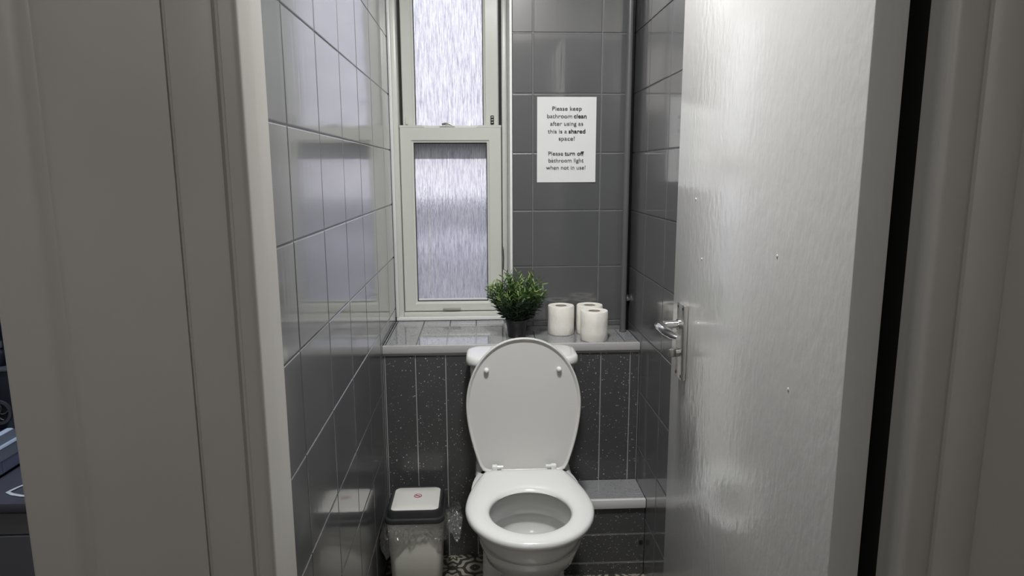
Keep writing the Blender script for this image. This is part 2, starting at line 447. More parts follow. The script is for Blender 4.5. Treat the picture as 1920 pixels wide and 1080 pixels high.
for xa, xb in ((-.3030, -.3008), (.0860, .0883)):
    box(xa, xb, 2.655, 2.70, .806, 1.5285, bm=tk)
W(obj('sash_channel', tk, G['black_rubber']))
hk = tube([(.0905, 2.6150, 1.065), (.0905, 2.607, 1.05), (.0915, 2.605, 1.02), (.0905, 2.609, .985), (.0905, 2.6150, .975)], .0018, 6)
W(obj('restrictor_arm', hk, G['dark_pipe'], smooth=40))

# outside: a lane, a low brick building with a pale band
struct(obj('ground', box(-8, 8, 2.9, 24, -3.2, -3.1), G['yard']))
bo = root('building', (0, 11, -3.1), 'pale banded brick building seen blurred through the lower window pane', 'building')
under(bo, obj('wall', box(-6, 6, 11, 14, -3.1, .62), G['brick_far']), obj('string_course', box(-6.1, 6.1, 10.88, 11.05, .05, .36), G['render_far']),
      obj('parapet', box(-6.1, 6.1, 10.9, 14.1, .62, .80), G['brick_far']))

# ------------------------------------------------------------------ boxed-in pipework with ledge
LZ = .776
BX = root('pipe_boxing', (.1, 2.2, 0), 'speckled grey panelled boxing with a ledge, across the back under the window', 'boxing')
bk = box(XL, .1165, 2.2205, 2.60, 0, LZ-.012); box(.1165, XR, 2.2205, D-.001, 0, LZ-.012, bm=bk)
under(BX, obj('joint_strip', bk, G['strip']))
bounds = [XL, -.3265, -.2235, -.1215, -.019, .0835, .186, .2885, .410, .512, XR]
def bslab(name, axis, c, w, h, t, bev, mat):
    o = slab(name, None, axis, c, w, h, t, bev, mat); under(BX, o); return o
for i in range(len(bounds)-1):
    a, b = bounds[i]+.0018, bounds[i+1]-.0018
    bslab('panel', '-y', (a, 2.2206, .0), b-a, LZ-.036, .003, .0014, G['clad'])
top = [XL, -.3255, -.2205, -.1185, -.0182, .0915]
for i in range(len(top)-1):
    a, b = top[i]+.002, top[i+1]-.002
    bslab('ledge_panel', '+z', (a, 2.222, LZ-.0119), b-a, 2.600-2.222, .0115, .0012, G['clad_top'])
top = [.0915, .19, .4955, XR]
for i in range(len(top)-1):
    a, b = top[i]+.0012, top[i+1]-.0012
    bslab('ledge_panel', '+z', (a, 2.222, LZ-.0119), b-a, D-.0015-2.222, .0115, .0012, G['clad_top'])
tm = bmesh.new(); box(XL+.0005, XR-.0005, 2.208, 2.2225, LZ-.0255, LZ+.001, .0015, 2, tm)
o = obj('edge_trim', tm, G['edge_trim'], smooth=40); under(BX, o)

SB = root('step_boxing', (.4, 2.1, 0), 'low speckled step boxing beside the toilet against the grey wall', 'boxing')
sx0 = .27
def sb(*o): under(SB, *o)
sb(obj('joint_strip', box(sx0, XR-.001, 2.0736, 2.217, 0, .266), G['strip']))
zz = [0, .0455, .1495, .246]
for i in range(3):
    o = slab('panel', None, '-y', (sx0+.001, 2.0737, zz[i]+.0026), XR-.002-sx0, zz[i+1]-zz[i]-.0052, .0026, .0012, G['clad']); sb(o)
for a, b in ((2.0755, 2.105), (2.105, 2.2165)):
    o = slab('ledge_panel', None, '+z', (sx0+.001, a+.0008, .2661), XR-.002-sx0, b-a-.0016, .0095, .001, G['clad_top']); sb(o)
sb(obj('edge_trim', box(sx0, XR-.001, 2.0625, 2.0765, .2455, .2765, .0015, 2), plain('white_step_trim', (.62, .62, .62, 1), .3), smooth=40))
hb = bmesh.new(); bmesh.ops.create_circle(hb, cap_ends=True, radius=.007, segments=14); 
bmesh.ops.rotate(hb, verts=hb.verts, cent=(0, 0, 0), matrix=Matrix.Rotation(PI/2, 3, 'X'))
ex = bmesh.ops.extrude_face_region(hb, geom=hb.faces[:])
bmesh.ops.translate(hb, verts=[v for v in ex['geom'] if isinstance(v, bmesh.types.BMVert)], vec=(0, -.002, 0))
bmesh.ops.translate(hb, verts=hb.verts, vec=(.531, 2.0712, .118))
sb(obj('hole_disc', hb, G['black_rubber']))  # black disc painted in for the dark inside of a small hole

# ------------------------------------------------------------------ heating pipes
def pipe(name, x, y, r, z0, z1, mat, label):
    o = obj(name, tube([(x, y, z0), (x, y, z1)], r, 16), mat, smooth=40); return o
pp = root('riser_pipe', (.5175, 2.377, LZ), 'grey painted vertical pipe standing on the ledge in the corner', 'pipe')
under(pp, pipe('pipe_run', .5175, 2.377, .0112, LZ+.0004, CEIL-.001, G['pipe_paint'], ''))
under(pp, obj('floor_collar', lathe([(.0127, LZ+.0004), (.0127, LZ+.006), (.0118, LZ+.008)], .5175, 2.377, 20, cap0=True, cap1=True), G['pipe_paint'], smooth=40))
p2 = root('thin_pipe', (.5366, 2.4035, LZ), 'thin dark pipe with a small valve, in the corner behind the grey pipe', 'pipe')
under(p2, pipe('pipe_run', .5366, 2.4035, .0062, LZ+.0004, CEIL-.001, G['dark_pipe'], ''))
vb = bmesh.new()
tube([(.5366, 2.400, .895), (.5366, 2.384, .895)], .006, 12, vb); tube([(.5366, 2.3845, .895), (.5366, 2.376, .895)], .0045, 10, vb)
tube([(.5366, 2.4035, .885), (.5366, 2.4035, .908)], .0064, 12, vb)
under(p2, obj('valve', vb, G['chrome'], smooth=40))

# ------------------------------------------------------------------ notice on the back wall
sg = root('paper_notice', (.309, D, 1.46), 'white printed paper notice stuck on the grey tiles beside the window', 'notice')
ZT = H+.2563; PX0 = .2048; PW, PH = .2085, .2945
v, f = [], []
nx, nz = 8, 12
for k in range(2):
    for j in range(nz+1):
        for i in range(nx+1):
            y = D-.0012-.0006*k - .0022*max(0, (i/nx-.75))*4*max(0, (j/nz-.7))*3 - .0006*math.sin(i*1.1+j*.7)**2
            v.append((PX0+PW*i/nx, y, ZT-PH*j/nz))
n1 = (nx+1)*(nz+1)
for j in range(nz):
    for i in range(nx):
        a = j*(nx+1)+i
        f.append((a, a+1, a+nx+2, a+nx+1)); f.append((n1+a, n1+a+nx+1, n1+a+nx+2, n1+a+1))
edge = [i for i in range(nx)] + [nx+(nx+1)*j for j in range(nz)] + [n1-1-i for i in range(nx)] + [(nx+1)*(nz-j) for j in range(nz)]
for a, b in zip(edge, edge[1:]+edge[:1]): f.append((a, b, n1+b, n1+a))
under(sg, pydata('sheet', v, f, G['paper'], smooth=40))

DG = None
def text_run(body, size, bold):
    cu = bpy.data.curves.new('t', 'FONT'); cu.body = body; cu.size = size; cu.resolution_u = 3
    cu.space_character = 1.0
    if bold: cu.offset = size*.017
    o = bpy.data.objects.new('t', cu); COL.objects.link(o)
    dg = bpy.context.evaluated_depsgraph_get(); dg.update()
    me = bpy.data.meshes.new_from_object(o.evaluated_get(dg))
    bpy.data.objects.remove(o); bpy.data.curves.remove(cu)
    w = max((q.co.x for q in me.vertices), default=0)
    return me, w
def text_line(runs, cx, z, size, width):
    """runs: (text, bold); centred on cx, scaled to the given width"""
    parts, x = [], 0
    for body, bold in runs:
        me, w = text_run(body, size, bold); parts.append((me, x)); x += w + size*.24
    tot = x - size*.24; s = width/tot
    bm = bmesh.new()
    for me, off in parts:
        me.transform(Matrix(((s, 0, 0, cx-width/2+off*s), (0, 0, 1, D-.0046), (0, 1.0, 0, z), (0, 0, 0, 1))))
        bm.from_mesh(me); bpy.data.meshes.remove(me)
    under(sg, obj('text_line', bm, G['ink']))
U = PH/159.5                                     # metres per photograph pixel on the sheet
def zpx(y): return ZT-(y-181.5)*U
cxp = PX0+PW*.497
TS = .0195
for runs, yb_, wpx in (([('Please keep', 0)], 206.5, 57), ([('bathroom', 0), ('clean', 1)], 220.5, 76), ([('after using as', 0)], 234.3, 63),
                       ([('this is a', 0), ('shared', 1)], 248.5, 72), ([('space!', 0)], 262, 31), ([('Please', 0), ('turn off', 1)], 290, 69),
                       ([('bathroom light', 0)], 303, 68), ([('when not in use!', 0)], 316.5, 76)):
    text_line(runs, cxp - (.0015 if yb_ > 280 else 0), zpx(yb_), TS, wpx*U)
mk = box(cxp-.0510, cxp-.0496, D-.0047, D-.0044, zpx(295.6), zpx(294.2))
under(sg, obj('ink_mark', mk, G['ink']))

# ------------------------------------------------------------------ toilet
TX = .131
TLT = root('toilet', (TX, 1.85, 0), 'white close-coupled toilet with its seat lid raised, on the patterned floor', 'toilet')
def T(*o): under(TLT, *o)
def plan(hw, yf, yb, z, n=56, nb=3.0, mid=.46):
    ym = yf + (yb-yf)*mid; pts = []
    for i in range(n):
        t = 2*PI*i/n; c, s = math.cos(t), math.sin(t)
        e = 2.0 if s < 0 else nb
        x = hw*math.copysign(abs(c)**(2/e), c)
        y = math.copysign(abs(s)**(2/e), s)
        pts.append((TX+x, ym + (y*(ym-yf) if y < 0 else y*(yb-ym)), z))
    return pts
rings = [plan(.082, 1.79, 2.10, 0), plan(.080, 1.79, 2.10, .03), plan(.076, 1.785, 2.10, .12), plan(.077, 1.775, 2.10, .17), plan(.084, 1.742, 2.10, .21), plan(.100, 1.700, 2.10, .24), plan(.119, 1.664, 2.10, .27),
         plan(.137, 1.632, 2.10, .30), plan(.151, 1.607, 2.10, .33), plan(.162, 1.588, 2.10, .36), plan(.168, 1.578, 2.10, .388), plan(.169, 1.576, 2.10, .398), plan(.168, 1.577, 2.10, .405), plan(.160, 1.585, 2.09, .4085),
         plan(.130, 1.608, 1.885, .4085, mid=.5, nb=2), plan(.126, 1.612, 1.88, .402, mid=.5, nb=2), plan(.123, 1.614, 1.877, .342, mid=.5, nb=2), plan(.125, 1.612, 1.879, .337, mid=.5, nb=2), plan(.143, 1.600, 1.892, .340, mid=.5, nb=2), plan(.142, 1.602, 1.893, .335, mid=.5, nb=2),
         plan(.126, 1.622, 1.886, .288, mid=.5, nb=2), plan(.098, 1.655, 1.87, .266, mid=.5, nb=2), plan(.080, 1.675, 1.86, .258, mid=.55, nb=2), plan(.065, 1.69, 1.85, .23, mid=.55, nb=2), plan(.04, 1.72, 1.84, .19, mid=.5, nb=2)]
bm = loft(rings, True, True)
# rear pedestal under the cistern
def rbox(x0, x1, y0, y1, z, r, n=6):
    p = []
    for cx, cy, a0 in ((x1-r, y1-r, 0), (x0+r, y1-r, PI/2), (x0+r, y0+r, PI), (x1-r, y0+r, 1.5*PI)):
        for k in range(n+1):
            a = a0+PI/2*k/n; p.append((cx+r*math.cos(a), cy+r*math.sin(a), z))
    return p
loft([rbox(TX-.138, TX+.138, 1.99, 2.205, 0, .03), rbox(TX-.134, TX+.134, 1.995, 2.205, .05, .03), rbox(TX-.130, TX+.130, 2.0, 2.205, .30, .03), rbox(TX-.155, TX+.155, 2.0, 2.205, .395, .03), rbox(TX-.150, TX+.150, 2.005, 2.203, .4085, .028)], bm=bm)
T(obj('bowl', bm, G['ceramic'], smooth=50))
T(obj('water', loft([plan(.0815, 1.673, 1.862, .2525, mid=.55, nb=2), plan(.0805, 1.674, 1.861, .2575, mid=.55, nb=2)]), G['water'], smooth=50))
# cistern
bm = loft([rbox(TX-.150, TX+.150, 2.056, 2.205, .409, .035), rbox(TX-.156, TX+.156, 2.052, 2.205, .45, .038), rbox(TX-.168, TX+.168, 2.048, 2.206, .74, .04), rbox(TX-.167, TX+.167, 2.049, 2.206, .745, .04)])
T(obj('cistern', bm, G['ceramic'], smooth=50))
CT = .7765
bm = loft([rbox(TX-.172, TX+.172, 2.045, 2.2068, .7455, .045, 8), rbox(TX-.179, TX+.179, 2.040, 2.2070, .7485, .05, 8), rbox(TX-.181, TX+.181, 2.038, 2.2070, .756, .052, 8), rbox(TX-.179, TX+.179, 2.040, 2.2070, CT-.006, .051, 8),
           rbox(TX-.173, TX+.173, 2.046, 2.205, CT-.0015, .047, 8), rbox(TX-.160, TX+.160, 2.055, 2.199, CT, .04, 8)])
T(obj('cistern_lid', bm, G['ceramic'], smooth=50))
# seat and lid share one egg-shaped outline: v from the hinge (0) to the front (L)
L_, VW, WH = .425, .215, .181
def outline_poly(v0=0.0):
    p = []
    for k in range(40):
        t = PI/2*k/40; p.append((WH*math.cos(t)**.94, VW+(L_-VW)*math.sin(t)))
    p.append((0, L_)); p = [(-x, v) for x, v in p]            # left side widest -> front
    left = []
    for k in range(24):
        v = v0+(VW-v0)*k/24; w = WH-(WH-.131)*((VW-v)/VW)**1.75
        rc = .02
        if v-v0 < rc: w -= rc-math.sqrt(max(0, rc*rc-(rc-v+v0)**2))
        left.append((-w, v))
    half = left + p
    return half + [(-x, v) for x, v in reversed(half[:-1])]
POLY = outline_poly()
def radial(poly, cx, cv, n):
    out = []
    for i in range(n):
        a = 2*PI*i/n; dx, dv = math.cos(a), math.sin(a); best = 0
        for (x1, v1), (x2, v2) in zip(poly, poly[1:]+poly[:1]):
            ex, ev = x2-x1, v2-v1; den = dx*ev-dv*ex
            if abs(den) < 1e-12: continue
            t = ((x1-cx)*ev-(v1-cv)*ex)/den; s = ((x1-cx)*dv-(v1-cv)*dx)/den
            if -1e-9 <= s <= 1+1e-9 and t > best: best = t
        out.append(best)
    return out
NS = 96; CV = .235
RO = radial(outline_poly(-.022), 0, CV, NS)
HC, HA, HB = .243, .113, .122                                  # hole centre and half axes
HOLE = [(HA*math.cos(2*PI*k/120), HC+HB*math.sin(2*PI*k/120)) for k in range(120)]
RI = radial(HOLE, 0, CV, NS)
SY, SZ = 1.978, .4105                                          # hinge line, underside of the seat
def sring(s, z, out=0):
    return [(TX+math.cos(2*PI*i/NS)*(RO[i]+(RI[i]-RO[i])*s+out), SY-(CV+math.sin(2*PI*i/NS)*(RO[i]+(RI[i]-RO[i])*s+out)), SZ+z) for i in range(NS)]
T(obj('seat', loft([sring(.03, 0), sring(0, .003), sring(-.0, .009), sring(.03, .0145), sring(.09, .0180), sring(.22, .0205), sring(.5, .0215), sring(.78, .0195), sring(.90, .0165), sring(.97, .012), sring(1.0, .006), sring(.97, .001), sring(.5, .001)], closed=True), G['seat_plastic'], smooth=60))
# lid, standing against the cistern
LR = radial(POLY, 0, CV, NS)
def lpt(i, off, d):
    r = LR[i]+off; x, vv = math.cos(2*PI*i/NS)*r, (CV+math.sin(2*PI*i/NS)*r)*1.03
    return (x, vv, d)
TIL = math.radians(2.2); LH = (TX, 2.0085, .4095)
def lring(off, d):
    o = []
    for i in range(NS):
        x, vv, dd = lpt(i, off, d)
        o.append((LH[0]+x, LH[1]+vv*math.sin(TIL)-dd*math.cos(TIL), LH[2]+vv*math.cos(TIL)+dd*math.sin(TIL)))
    return o
lid = obj('lid', loft([lring(-.05, -.009), lring(-.012, -.008), lring(-.003, -.005), lring(0, 0), lring(-.001, .006), lring(-.004, .0075), lring(-.007, .006), lring(-.011, .0015), lring(-.03, .001), lring(-.10, .001)]), G['lid_plastic'], smooth=35)
T(lid)
def lpos(x, vv, d): return Vector((LH[0]+x, LH[1]+vv*math.sin(TIL)-d*math.cos(TIL), LH[2]+vv*math.cos(TIL)+d*math.sin(TIL)))
for sx_ in (-.116, .111):
    bm = bmesh.new()
    tube([lpos(sx_, .335, .000), lpos(sx_, .335, .006), lpos(sx_, .335, .011), lpos(sx_, .335, .0135)], [.0085, .008, .0068, .003], 16, bm)
    sub(lid, obj('buffer', bm, G['seat_plastic'], smooth=50))
for sx_, q in ((-.083, 1), (.083, -1)):
    bm = bmesh.new()
    box(TX+sx_-.010*q-.009, TX+sx_-.010*q+.009, SY+.004, SY+.022, .425, .443, .003, 2, bm)
    tube([(TX+sx_-.002*q, SY+.008, .4385), (TX+sx_+.016*q, SY+.008, .4385)], .0055, 12, bm)
    box(TX+sx_-.010, TX+sx_+.010, SY+.006, SY+.021, .4086, .428, .002, 1, bm)
    T(obj('hinge', bm, G['seat_plastic'], smooth=45))

# ------------------------------------------------------------------ toilet rolls on the ledge
def toilet_roll(x, y, label, seed):
    t = root('toilet_roll', (x, y, LZ), label, 'toilet roll', 'toilet rolls on the ledge')
    n = 44; h = .104; r0 = .0475; z0 = LZ+.0003
    def prof(r, z, k=1.0):
        p = []
        for i in range(n):
            a = 2*PI*i/n
            w = noise.noise(Vector((math.cos(a)*2+seed, math.sin(a)*2, z*30)))*.0010*k
            if abs(((a-seed) % (2*PI))-.6) < .10: w += .0009*k
            p.append((x+(r+w)*math.cos(a), y+(r+w)*math.sin(a), z))
        return p
    bm = loft([prof(.0205, z0), prof(r0-.002, z0), prof(r0, z0+.003), prof(r0, z0+h*.3), prof(r0-.0004, z0+h*.6), prof(r0, z0+h-.004), prof(r0-.0018, z0+h-.0006), prof(r0-.006, z0+h, .4), prof(.0225, z0+h-.0008, .3), prof(.0205, z0+h-.003, .2)], closed=True)
    under(t, obj('paper', bm, G['tissue'], smooth=50))
    bm = loft([[(x+rr*math.cos(2*PI*i/32), y+rr*math.sin(2*PI*i/32), zz) for i in range(32)] for rr, zz in ((.0203, z0+.001), (.0203, z0+h-.002), (.0192, z0+h-.002), (.0192, z0+.001))], closed=True)
    under(t, obj('cardboard_core', bm, G['cardboard'], smooth=50))
toilet_roll(.2885, 2.3625, 'white toilet roll nearest the plant, alone at the left of the three', 1.3)
toilet_roll(.3925, 2.3660, 'white toilet roll at the back, half hidden behind another roll', 2.9)
toilet_roll(.3925, 2.2640, 'white toilet roll at the front edge of the ledge, hiding another', 4.1)

# ------------------------------------------------------------------ potted plant
PXc, PYc = .1265, 2.322
pl = root('potted_plant', (PXc, PYc, LZ), 'small bushy green artificial plant in a black pot on the ledge', 'plant')
ph = .066
bm = lathe([(.001, LZ+.0004), (.0285, LZ+.0004), (.0305, LZ+.004), (.0385, LZ+ph-.010), (.0405, LZ+ph-.009), (.0412, LZ+ph-.001), (.0400, LZ+ph), (.0375, LZ+ph-.002), (.0365, LZ+ph-.012), (.001, LZ+ph-.012)], PXc, PYc, 40)
under(pl, obj('pot', bm, G['pot'], smooth=40))
under(pl, obj('soil', lathe([(.0364, LZ+ph-.0125), (.030, LZ+ph-.008), (.001, LZ+ph-.005)], PXc, PYc, 24), G['soil'], smooth=60))
V_, F_, TI = [], [], []
def leaf(p, d, ln, wd, tint):
    d = d.normalized(); s = d.cross(Vector((R.gauss(0, 1), R.gauss(0, 1), R.gauss(0, 1)))).normalized(); nrm = s.cross(d)
    b = len(V_)
    for t, w, lift in ((0, .25, 0), (.35, 1, .05), (.7, .8, .08)):
        q = p+d*ln*t+nrm*ln*lift
        V_.extend([q-s*wd*w, q+s*wd*w]); TI.extend([tint, tint])
    V_.append(p+d*ln+nrm*ln*.04); TI.append(min(1, tint+.1))
    F_.extend([(b, b+1, b+3, b+2), (b+2, b+3, b+5, b+4), (b+4, b+5, b+6)])
stems = bmesh.new()
c0 = Vector((PXc, PYc, LZ+ph-.012))
for k in range(120):
    a = R.uniform(0, 2*PI); q = math.sqrt(R.random())
    base = c0+Vector((math.cos(a)*q*.026, math.sin(a)*q*.026, 0))
    spread = q*1.05
    tall = R.uniform(.80, 1.06)
    # reach: rounded dome a little wider than tall
    ln = (.168-.058*q**2)*tall
    d = Vector((math.cos(a)*math.sin(spread*.75), math.sin(a)*math.sin(spread*.75), math.cos(spread*.75)))
    pts = []
    for j in range(7):
        t = j/6
        pt = base+d*ln*t + Vector((math.cos(a), math.sin(a), 0))*(.022*q*t*(1-t)) + Vector((0, 0, .020*t*t*q))
        pt.y = min(pt.y, 2.402)
        pts.append(pt)
    tube(pts, [.0011*(1-.6*i/6) for i in range(7)], 5, stems)
    for j in range(30):
        t = .15+.85*j/29
        i0 = min(int(t*6), 5); fr_ = t*6-i0; p = pts[i0].lerp(pts[i0+1], fr_)
        ax = (pts[i0+1]-pts[i0]).normalized()
        side = Vector((R.gauss(0, 1), R.gauss(0, 1), R.gauss(0, 1))); side = (side-ax*side.dot(ax)).normalized()
        dd = ax*R.uniform(.55, 1.3)+side
        end = p+dd.normalized()*.02
        if end.y > 2.41: continue
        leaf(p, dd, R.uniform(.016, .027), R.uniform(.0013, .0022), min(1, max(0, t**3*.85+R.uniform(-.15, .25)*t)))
me = bpy.data.meshes.new('foliage'); me.from_pydata([tuple(p) for p in V_], [], F_)
at = me.attributes.new('tint', 'FLOAT', 'POINT'); at.data.foreach_set('value', TI)
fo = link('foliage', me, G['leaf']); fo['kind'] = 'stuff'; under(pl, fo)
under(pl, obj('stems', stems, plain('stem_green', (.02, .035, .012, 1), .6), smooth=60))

# ------------------------------------------------------------------ pedal bin with a clear liner
BC = (-.2185, 2.072)
bn = root('waste_bin', (BC[0], BC[1], 0), 'small cream waste bin with dark grey rim, lined with a clear bag', 'bin')
def brect(hx, hy, z, r, n=6, dy=0): return rbox(BC[0]-hx, BC[0]+hx, BC[1]-hy+dy, BC[1]+hy+dy, z, r, n)
bm = loft([brect(.074, .074, .001, .022), brect(.078, .078, .006, .024), brect(.084, .085, .15, .024), brect(.089, .0905, .2565, .024), brect(.086, .0875, .2565, .022), brect(.081, .082, .15, .022), brect(.074, .074, .02, .02)])
under(bn, obj('bin_body', bm, G['bin_body'], smooth=50))
bm = loft([brect(.091, .0935, .257, .028), brect(.0955, .098, .2585, .030), brect(.0965, .099, .266, .030), brect(.0945, .097, .272, .030), brect(.0890, .0915, .275, .028), brect(.0860, .0885, .2925, .026), brect(.0835, .086, .2975, .025), brect(.0790, .0815, .2985, .022), brect(.0770, .0795, .2955, .020), brect(.0765, .079, .286, .02)])
rim = obj('lid_rim', bm, G['bin_dark'], smooth=40); under(bn, rim)
bm = loft([brect(.0755, .078, .287, .018), brect(.0755, .078, .2955, .018), brect(.073, .0755, .2972, .017), brect(.04, .042, .2992, .012)])
flap = obj('lid_flap', bm, G['bin_flap'], smooth=50); under(bn, flap)
# no-smoking sticker
sc = Vector((BC[0]+.004, BC[1]+.012, .2999))
def flatring(r0, r1, z, n=32):
    return loft([[(sc.x+r*math.cos(2*PI*i/n), sc.y+r*math.sin(2*PI*i/n), z+dz) for i in range(n)] for r, dz in ((r1, 0), (r1, .0004), (r0, .0004), (r0, 0))], closed=True)
bm = lathe([(.0125, .2984), (.0125, .2998), (.001, .2998)], sc.x, sc.y, 24)
sub(flap, obj('sticker_disc', bm, G['pink']))
bm = flatring(.0105, .0130, .2997)
t = box(-.0115, .0115, -.0012, .0012, .2998, .3002)
merge(bm, t, Matrix.Translation((sc.x, sc.y, 0)) @ Matrix.Rotation(-PI/4, 4, 'Z'))
sub(flap, obj('sticker_ring', bm, G['red_ink']))
sub(flap, obj('sticker_cigarette', box(sc.x-.009, sc.x+.006, sc.y-.001, sc.y+.001, .2997, .3001), G['ink']))
# liner skirt
def liner():
    n, mrow = 150, 16; rows = []
    base = brect(.0895, .091, 0, .024, 12); per = []
    k = len(base)
    # resample evenly
    d = [0]
    for a, b in zip(base, base[1:]+base[:1]): d.append(d[-1]+(Vector(a)-Vector(b)).length)
    for i in range(n):
        s = d[-1]*i/n
        j = max(q for q in range(k) if d[q] <= s)
        a, b = Vector(base[j]), Vector(base[(j+1) % k]); seg = max(d[j+1]-d[j], 1e-9)
        per.append(a.lerp(b, (s-d[j])/seg))
    for r in range(mrow+1):
        t = r/mrow; row = []
        for i, p in enumerate(per):
            o = (p-Vector((BC[0], BC[1], 0))).normalized()
            fx = (p.x-BC[0])/.09; fy = (p.y-BC[1])/.09
            front = max(0, -fy); lf = max(0, -fx); rt = max(0, fx)
            ln = .030 + .035*front*max(0, min(1, .5-fx)) + .075*lf**3*max(0, .5-fy*.6) + .040*rt**2
            ln += .012*noise.noise(Vector((i*.11, 3.1, 0)))
            off = .0045 + .007*abs(noise.noise(Vector((i*.23, r*.33, 1.7)))) * (.5+1.6*t) + .0035*noise.noise(Vector((i*.55, r*.7, 9)))
            off += .030*t*rt**3*(.5+.5*math.sin(fy*3+1)) + .020*lf*math.sin(PI*t)*(1.2-fy)/2
            q = p+o*off
            q.z = .2605-ln*t + .004*noise.noise(Vector((i*.3, r*.5, 4)))*t
            q.x = max(q.x, XL+.002)
            row.append(q)
        rows.append(row)
    # right-hand ear of the bag pulled out above the rim level
    bm = loft(rows, False, False)
    ear = []
    for r in range(13):
        t = r/12; row = []
        for c in range(9):
            s = c/8
            w = .004+.048*s
            q = Vector((BC[0]+.098+w*(.75+.25*math.sin(t*4)), BC[1]-.085+.10*t+.010*math.sin(s*5+t*6), .235+.062*(t-.25)*s+.028*s*s-.055*s*(1-t)))
            q += Vector((noise.noise(q*60), noise.noise(q*60+Vector((5, 0, 0))), noise.noise(q*60+Vector((0, 7, 0)))))*.007*s
            row.append(q)
        ear.append(row)
    vs = [[bm.verts.new(q) for q in row] for row in ear]
    for r in range(12):
        for c in range(8): bm.faces.new((vs[r][c], vs[r][c+1], vs[r+1][c+1], vs[r+1][c]))
    return bm
lb = obj('bin_liner', liner(), G['bag'], smooth=None); under(bn, lb)

# ------------------------------------------------------------------ open door, hinged at the right jamb
DX0, DX1, DY0, DY1 = .417, .4555, .7265, 1.412
door = struct(obj('door_1', box(DX0, DX1, DY0, DY1, .008, 1.985, .0022, 2), G['door'], smooth=40), 'off-white gloss painted door standing open')
PZ0, PZ1, PY0, PY1 = .930, 1.087, 1.305, 1.352
pt_ = bmesh.new()
box(DX0-.0095, DX0, PY0, PY1, PZ0, PZ1, .002, 2, pt_)
plate = obj('handle_plate', pt_, G['steel'], smooth=40); plate.parent = door
pv = Vector((DX0-.0095, (PY0+PY1)/2+.004, 1.043))
lv = bmesh.new()
tube([pv+Vector((.002, 0, 0)), pv+Vector((-.004, 0, 0))], .0115, 18, lv)
q0 = pv
tube([q0, q0+Vector((-.022, 0, 0)), q0+Vector((-.036, -.002, .0005)), q0+Vector((-.0435, -.010, .001)), q0+Vector((-.046, -.028, .001)), q0+Vector((-.043, -.060, -.001)), q0+Vector((-.036, -.085, -.003)), q0+Vector((-.030, -.097, -.004))],
     [.0095, .0095, .0100, .0105, .0105, .0105, .0095, .006], 16, lv, .85)
sub(plate, obj('lever', lv, G['chrome'], smooth=60))
tt = bmesh.new()
tube([Vector((DX0-.0095, pv.y, .983)), Vector((DX0-.016, pv.y, .983))], .009, 14, tt)
box(DX0-.030, DX0-.015, pv.y-.004, pv.y+.004, .9735, .9925, .003, 2, tt)
sub(plate, obj('thumb_turn', tt, G['steel'], smooth=40))
for yy, zz in ((PY0+.007, PZ0+.008), (PY1-.007, PZ0+.008), (PY0+.007, PZ1-.008), (PY1-.007, PZ1-.008)):
    sub(plate, obj('screw', tube([(DX0-.0092, yy, zz), (DX0-.0102, yy, zz)], .0032, 10), G['dark_pipe'], smooth=40))
bl = bmesh.new()
for yy, zz in ((.79, .50), (.737, .415), (.92, 1.235), (.752, .60), (1.29, 1.30), (1.24, 1.19), (.86, 1.06)):
    t = bmesh.new(); bmesh.ops.create_icosphere(t, subdivisions=2, radius=1)
    merge(bl, t, Matrix.Translation((DX0+.0004, yy, zz)) @ Matrix.Diagonal((.0016, .0026, .0032, 1)))
bo_ = obj('paint_drip', bl, G['door'], smooth=80); bo_['kind'] = 'stuff'; bo_.parent = door

# ------------------------------------------------------------------ door frame and partition
FX0, FX1 = -.227, .4745
def mould(outline, name, z1=2.10): return obj(name, prism(outline, 0, z1), G['frame_paint'], smooth=30)
def arc(cx, cy, r, a0, a1, n=6): return [(cx+r*math.cos(a0+(a1-a0)*k/n), cy+r*math.sin(a0+(a1-a0)*k/n)) for k in range(n+1)]
# left lining + architrave (x, y): camera side is -y
arL = [(FX0, .722), (FX0, .689)] + arc(FX0-.006, .686, .006, 0, -PI/2, 5) + [(FX0-.0165, .680), (FX0-.0185, .6835), (FX0-.0215, .6845), (FX0-.0235, .681), (FX0-.027, .680), (FX0-.062, .6815), (FX0-.0675, .684), (FX0-.0705, .6895), (FX0-.073, .690), (FX0-.073, .722)]
struct(mould(arL, 'trim_2'), 'moulded grey-white door lining and architrave, latch side')
# strip of wall between the two door frames
pst = [(FX0-.073, .80), (FX0-.073, .6885), (-.300, .6870), (-.395, .6865)] + [(-.4140, .6875), (-.4200, .6905), (-.4240, .6935), (-.4240, .80)]
struct(mould(pst, 'wall_front', 2.40), 'flat painted strip between two door frames')
arN = [(-.4240, .74), (-.4240, .6945), (-.4275, .6935), (-.4330, .6890), (-.4400, .6860), (-.4480, .6850)] + [(-.478, .6850)] + arc(-.480, .691, .006, -PI/2, -PI, 5) + [(-.4872, .74)]
struct(mould(arN, 'trim_3'), 'plain architrave of the neighbouring doorway')
struct(obj('trim_4', box(FX0-.0725, FX0-.0125, .7225, .80, 0, 2.10), G['frame_paint']))
